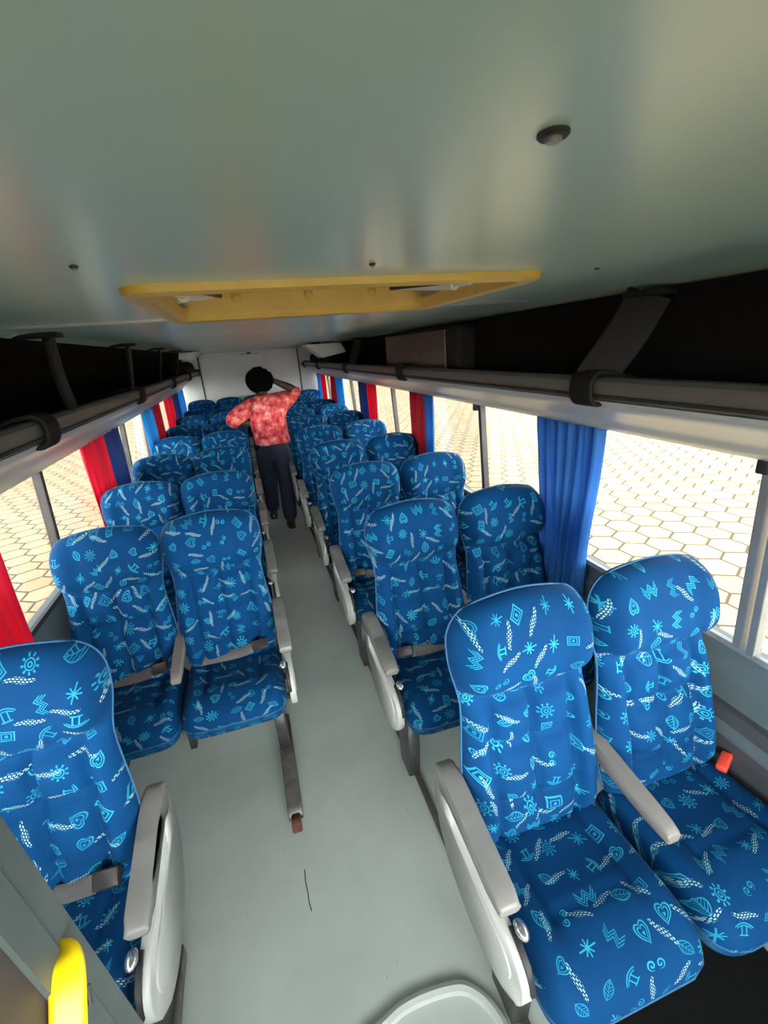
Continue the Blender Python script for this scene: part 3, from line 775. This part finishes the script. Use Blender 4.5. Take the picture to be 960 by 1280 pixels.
# ------------------------------------------------------------------ the person
def skin(name, verts, edges, radii, m, parent, sub=2):
    me = bpy.data.meshes.new(name); me.from_pydata(verts, edges, []); me.materials.append(M[m])
    o = bpy.data.objects.new(name, me); link(o, parent)
    o.modifiers.new('skin', 'SKIN').use_smooth_shade = True
    for i, r in enumerate(radii):
        d = me.skin_vertices[0].data[i]; d.radius = r if isinstance(r, tuple) else (r, r); d.use_root = (i == 0)
    s = o.modifiers.new('sub', 'SUBSURF'); s.levels = sub; s.render_levels = sub
    dg = bpy.context.evaluated_depsgraph_get()
    me2 = bpy.data.meshes.new_from_object(o.evaluated_get(dg)); me2.name = name
    o.modifiers.clear(); o.data = me2
    for p in me2.polygons: p.use_smooth = True
    return o
def graph(chains):
    """chains of (x,y,z,r); points that coincide are merged"""
    V, R_, E, idx = [], [], [], {}
    def up(r): return tuple(q*FAT for q in r) if isinstance(r, tuple) else r*FAT
    for ch in chains:
        prev = None
        for x, y, z, r in ch:
            k = (round(x, 4), round(y, 4), round(z, 4))
            if k not in idx: idx[k] = len(V); V.append((x, y, z)); R_.append(up(r) if (r[0] if isinstance(r, tuple) else r) > .012 else r)
            if prev is not None and prev != idx[k]: E.append((prev, idx[k]))
            prev = idx[k]
    return V, E, R_
PX, PY = .03, 5.0
FAT = 1.25
per = empty('person', (PX, PY, 0), label='standing person in a coral patterned shirt and navy trousers, one hand on the head', cat='person')
# pelvis origin; person faces +y (away), right arm (+x) up to the head, left elbow out
BK = .78
PEL = (.015, .03, .88)
hipL, hipR = (-.085, .04, .82, .066), (.09, .02, .82, .066)
sp = [(*PEL, (.09, .07)), (.01, .03, 1.0, (.085, .060)), (-.01, .05, 1.14, (.09, .060)), (-.03, .06, 1.27, (.10, .060)), (-.035, .07, 1.335, (.085, .07)), (-.035, .075, 1.39, .05), (-.03, .085, 1.44, .055), (-.03, .10, 1.50, (.077, .09)), (-.03, .10, 1.56, (.068, .08))]
legL = [(*PEL, (.09, .07)), hipL, (-.09, .10, .63, .070), (-.09, .13, .46, .054), (-.10, .16, .28, .050), (-.105, .15, .10, .036), (-.105, .16, .055, .036), (-.115, .25, .035, .034)]
legR = [(*PEL, (.09, .07)), hipR, (.075, .0, .63, .070), (.075, -.10, .46, .054), (.06, -.19, .28, .050), (.055, -.25, .10, .036), (.055, -.25, .055, .036), (.06, -.15, .033, .034)]
shL = (-.175, .06, 1.295, .062); shR = (.125, .06, 1.31, .062)
elL = (-.385, .03, 1.165, .045); wrL = (-.27, .22, 1.10, .030); haL = (-.22, .29, 1.09, (.035, .018))
elR = (.335, .08, 1.40, .044); wrR = (.155, .10, 1.505, .028); haR = (.09, .10, 1.545, (.032, .018))
armL = [(-.03, .06, 1.27, (.10, .060)), shL, (-.28, .045, 1.23, .054), elL, (-.33, .13, 1.13, .040), wrL, haL]
armR = [(-.03, .06, 1.27, (.10, .060)), shR, (.235, .07, 1.345, .052), elR, (.25, .09, 1.455, .037), wrR, haR]
fing = []
for hand, dirv, side in ((haL, Vector((.45, .8, -.1)), Vector((.6, -.3, .7))), (haR, Vector((-.8, .15, .45)), Vector((.25, -.75, .5)))):
    h0 = Vector(hand[:3]); dirv.normalize(); side.normalize()
    for k, L in ((-1.5, .062), (-.5, .075), (.5, .07), (1.5, .055)):
        a = h0+side*k*.017+dirv*.03
        fing.append([hand, (*a, .0095), (*(a+dirv*L*.55), .0085), (*(a+dirv*L+Vector((0, 0, -.012))), .007)])
    a = h0-side*.028+dirv*.0; fing.append([hand, (*a, .011), (*(a-side*.022+dirv*.035), .009)])
V, E, R_ = graph([sp, legL, legR, armL, armR]+fing)
body = skin('body', V, E, R_, 'skin', per)
# face (turned away, towards the rear)
b = B(); bmesh.ops.create_uvsphere(b, u_segments=10, v_segments=8, radius=.016, matrix=Matrix.Translation((-.03, .195, 1.505)) @ Matrix.Diagonal((.8, 1.1, 1.5, 1))); obj('nose', b, 'skin', body)
for s in (-1, 1):
    b = B(); bmesh.ops.create_uvsphere(b, u_segments=10, v_segments=8, radius=.012, matrix=Matrix.Translation((-.03+s*.03, .178, 1.53))); obj('eye', b, 'white', body)
    b = B(); bmesh.ops.create_uvsphere(b, u_segments=10, v_segments=8, radius=.022, matrix=Matrix.Translation((-.03+s*.078, .10, 1.51)) @ Matrix.Diagonal((.4, .8, 1.3, 1))); obj('ear', b, 'skin', body)
b = B(); tube(b, spline([(-.055, .176, 1.458), (-.03, .186, 1.455), (-.005, .176, 1.458)], 4), .006, 6); obj('mouth', b, 'crimson', body)
# hair: a crown of small curls
b = B(); rnd = random.Random(3)
bmesh.ops.create_icosphere(b, subdivisions=4, radius=1)
cl = [Vector((rnd.gauss(0, 1), rnd.gauss(0, 1), rnd.gauss(0, 1))).normalized() for _ in range(130)]
for v in b.verts:
    d = v.co.normalized(); m = max(d.dot(c) for c in cl)
    r = 1+.22*sst(.955, .995, m)+.02*rnd.random()
    low = .86 if d.z < -.5 and d.y > 0 else 1
    v.co = Vector((d.x*.118*r, d.y*.120*r*low, d.z*.112*r))+Vector((-.03, .085, 1.548))
    if d.y > .5 and d.z < .25: v.co.y -= .055*(d.y)
obj('hair', b, 'hair', per)
# clothes
FAT = 1.38
st = [(.005, .035, .865, (.140, .118)), (.005, .035, .91, (.150, .125)), (.005, .04, 1.0, (.146, .122)), (-.01, .05, 1.14, (.158, .122)), (-.03, .06, 1.265, (.168, .122)), (-.035, .068, 1.345, (.080, .072))]
aL = [(-.03, .06, 1.265, (.168, .122)), (-.175, .06, 1.295, .078), (-.28, .045, 1.23, .074), (-.39, .03, 1.162, .062), (-.345, .12, 1.135, .055)]
aR = [(-.03, .06, 1.265, (.168, .122)), (.125, .06, 1.31, .078), (.235, .07, 1.345, .072), (.335, .078, 1.395, .062), (.29, .086, 1.43, .055)]
V, E, R_ = graph([st, aL, aR]); skin('shirt', V, E, R_, 'shirt', per)
b = B(); tube(b, [(-.035+.075*math.cos(a*PI/8), .066+.062*math.sin(a*PI/8), 1.372-.012*math.sin(a*PI/8)) for a in range(16)], .012, 6, True); obj('collar', b, 'shirt', per)
pt = [(.012, .032, 1.0, (.085, .07)), (.015, .032, .93, (.128, .108)), (.015, .022, .845, (.150, .130))]
pL = [pt[-1], (-.09, .045, .78, .098), (-.092, .10, .62, .083), (-.092, .13, .45, .066), (-.10, .158, .28, .062), (-.105, .15, .07, .056)]
pR = [pt[-1], (.09, .02, .78, .098), (.078, .0, .62, .080), (.076, -.10, .45, .066), (.06, -.19, .28, .062), (.055, -.25, .07, .056)]
V, E, R_ = graph([pt, pL, pR]); skin('trousers', V, E, R_, 'jeans', per)
for x, y, tilt in ((-.108, .19, 0), (.056, -.21, 0)):
    b = B(); V = []
    for k, (yy, w, hgt) in enumerate(((-.085, .022, .055), (-.07, .036, .075), (-.02, .038, .085), (.05, .044, .060), (.11, .044, .045), (.15, .034, .035), (.165, .015, .025))):
        V.append([(x+w*math.cos(a*PI/6), y+yy, .014+max(0, hgt*math.sin(a*PI/6)) if a <= 6 else .014) for a in range(12)])
    VV = loft(b, V); b.faces.new(VV[0]); b.faces.new(VV[-1][::-1]); bmesh.ops.remove_doubles(b, verts=b.verts, dist=1e-4); o = obj('shoe', b, 'shoe', per)
    b = B(); prism(b, smooth_loop([(x-.03, y-.088), (x+.03, y-.088), (x+.04, y-.02), (x+.047, y+.08), (x+.03, y+.16), (x-.03, y+.16), (x-.047, y+.08), (x-.04, y-.02)], 3), 'z', 0, .016, .003); obj('sole', b, 'shoe', o)

# ------------------------------------------------------------------ greenery far outside
for i, (x, y, r) in enumerate(((9, 62, 2.2), (15, 60, 2.8), (21, 57, 2.4))):
    t = empty('bush', (x, y, -.95), label=('small round bush far across the paving beyond the rear right windows', 'large round bush in the middle of the far green row', 'bush at the outer end of the far green row')[i], cat='bush')
    b = B(); bmesh.ops.create_icosphere(b, subdivisions=4, radius=r, matrix=Matrix.Translation((0, 0, r*.8))); rr = random.Random(i)
    for v in b.verts: v.co *= 1+rr.uniform(-.1, .1)
    obj('foliage', b, 'leafm', t)
    b = B(); tube(b, [(0, 0, 0), (.05, 0, r)], .15, 8); obj('trunk', b, 'brown', t)

# ------------------------------------------------------------------ daylight
SKY, HORIZON_FILL, FRONT_FILL = 1.2, 3.0, 16.0
w = bpy.data.worlds.new('sky'); S.world = w; w.use_nodes = True
nt = w.node_tree; nt.nodes.clear()
out = nt.nodes.new('ShaderNodeOutputWorld'); bg = nt.nodes.new('ShaderNodeBackground')
def wm(op, a, b=None):
    n = nt.nodes.new('ShaderNodeMath'); n.operation = op
    for k, v in enumerate((a, b)):
        if v is None: continue
        if hasattr(v, 'is_output'): nt.links.new(v, n.inputs[k])
        else: n.inputs[k].default_value = v
    return n.outputs[0]
tc = nt.nodes.new('ShaderNodeTexCoord'); sx = nt.nodes.new('ShaderNodeSeparateXYZ'); nt.links.new(tc.outputs['Generated'], sx.inputs[0])
el = wm('DIVIDE', sx.outputs[2], .45)
hor = wm('EXPONENT', wm('MULTIPLY', wm('MULTIPLY', el, el), -1.))            # glow added low in the sky, sends more light in sideways
fro = wm('POWER', wm('MAXIMUM', wm('MULTIPLY', sx.outputs[1], -1.), 0.), 2.)  # stronger glow added ahead of the bus, fills the interior through the windscreen
stg = wm('ADD', SKY, wm('MULTIPLY', hor, wm('ADD', HORIZON_FILL, wm('MULTIPLY', fro, FRONT_FILL))))
bg.inputs[0].default_value = (.95, .98, 1.0, 1)
nt.links.new(stg, bg.inputs[1]); nt.links.new(bg.outputs[0], out.inputs[0])
sun = bpy.data.lights.new('sun', 'SUN'); sun.energy = 2.0; sun.angle = .3; sun.color = (1, .95, .86)
so = bpy.data.objects.new('sun', sun); COL.objects.link(so)
so.rotation_euler = Vector((-.02, .06, -1)).to_track_quat('-Z', 'Y').to_euler()

S.view_settings.view_transform = 'Standard'; S.view_settings.look = 'None'; S.view_settings.gamma = 1; S.view_settings.use_curve_mapping = False
S.view_settings.exposure = .85
S.cycles.max_bounces = 10; S.cycles.diffuse_bounces = 6; S.cycles.transparent_max_bounces = 16
S.cycles.use_denoising = True
S.cycles.sample_clamp_indirect = 8
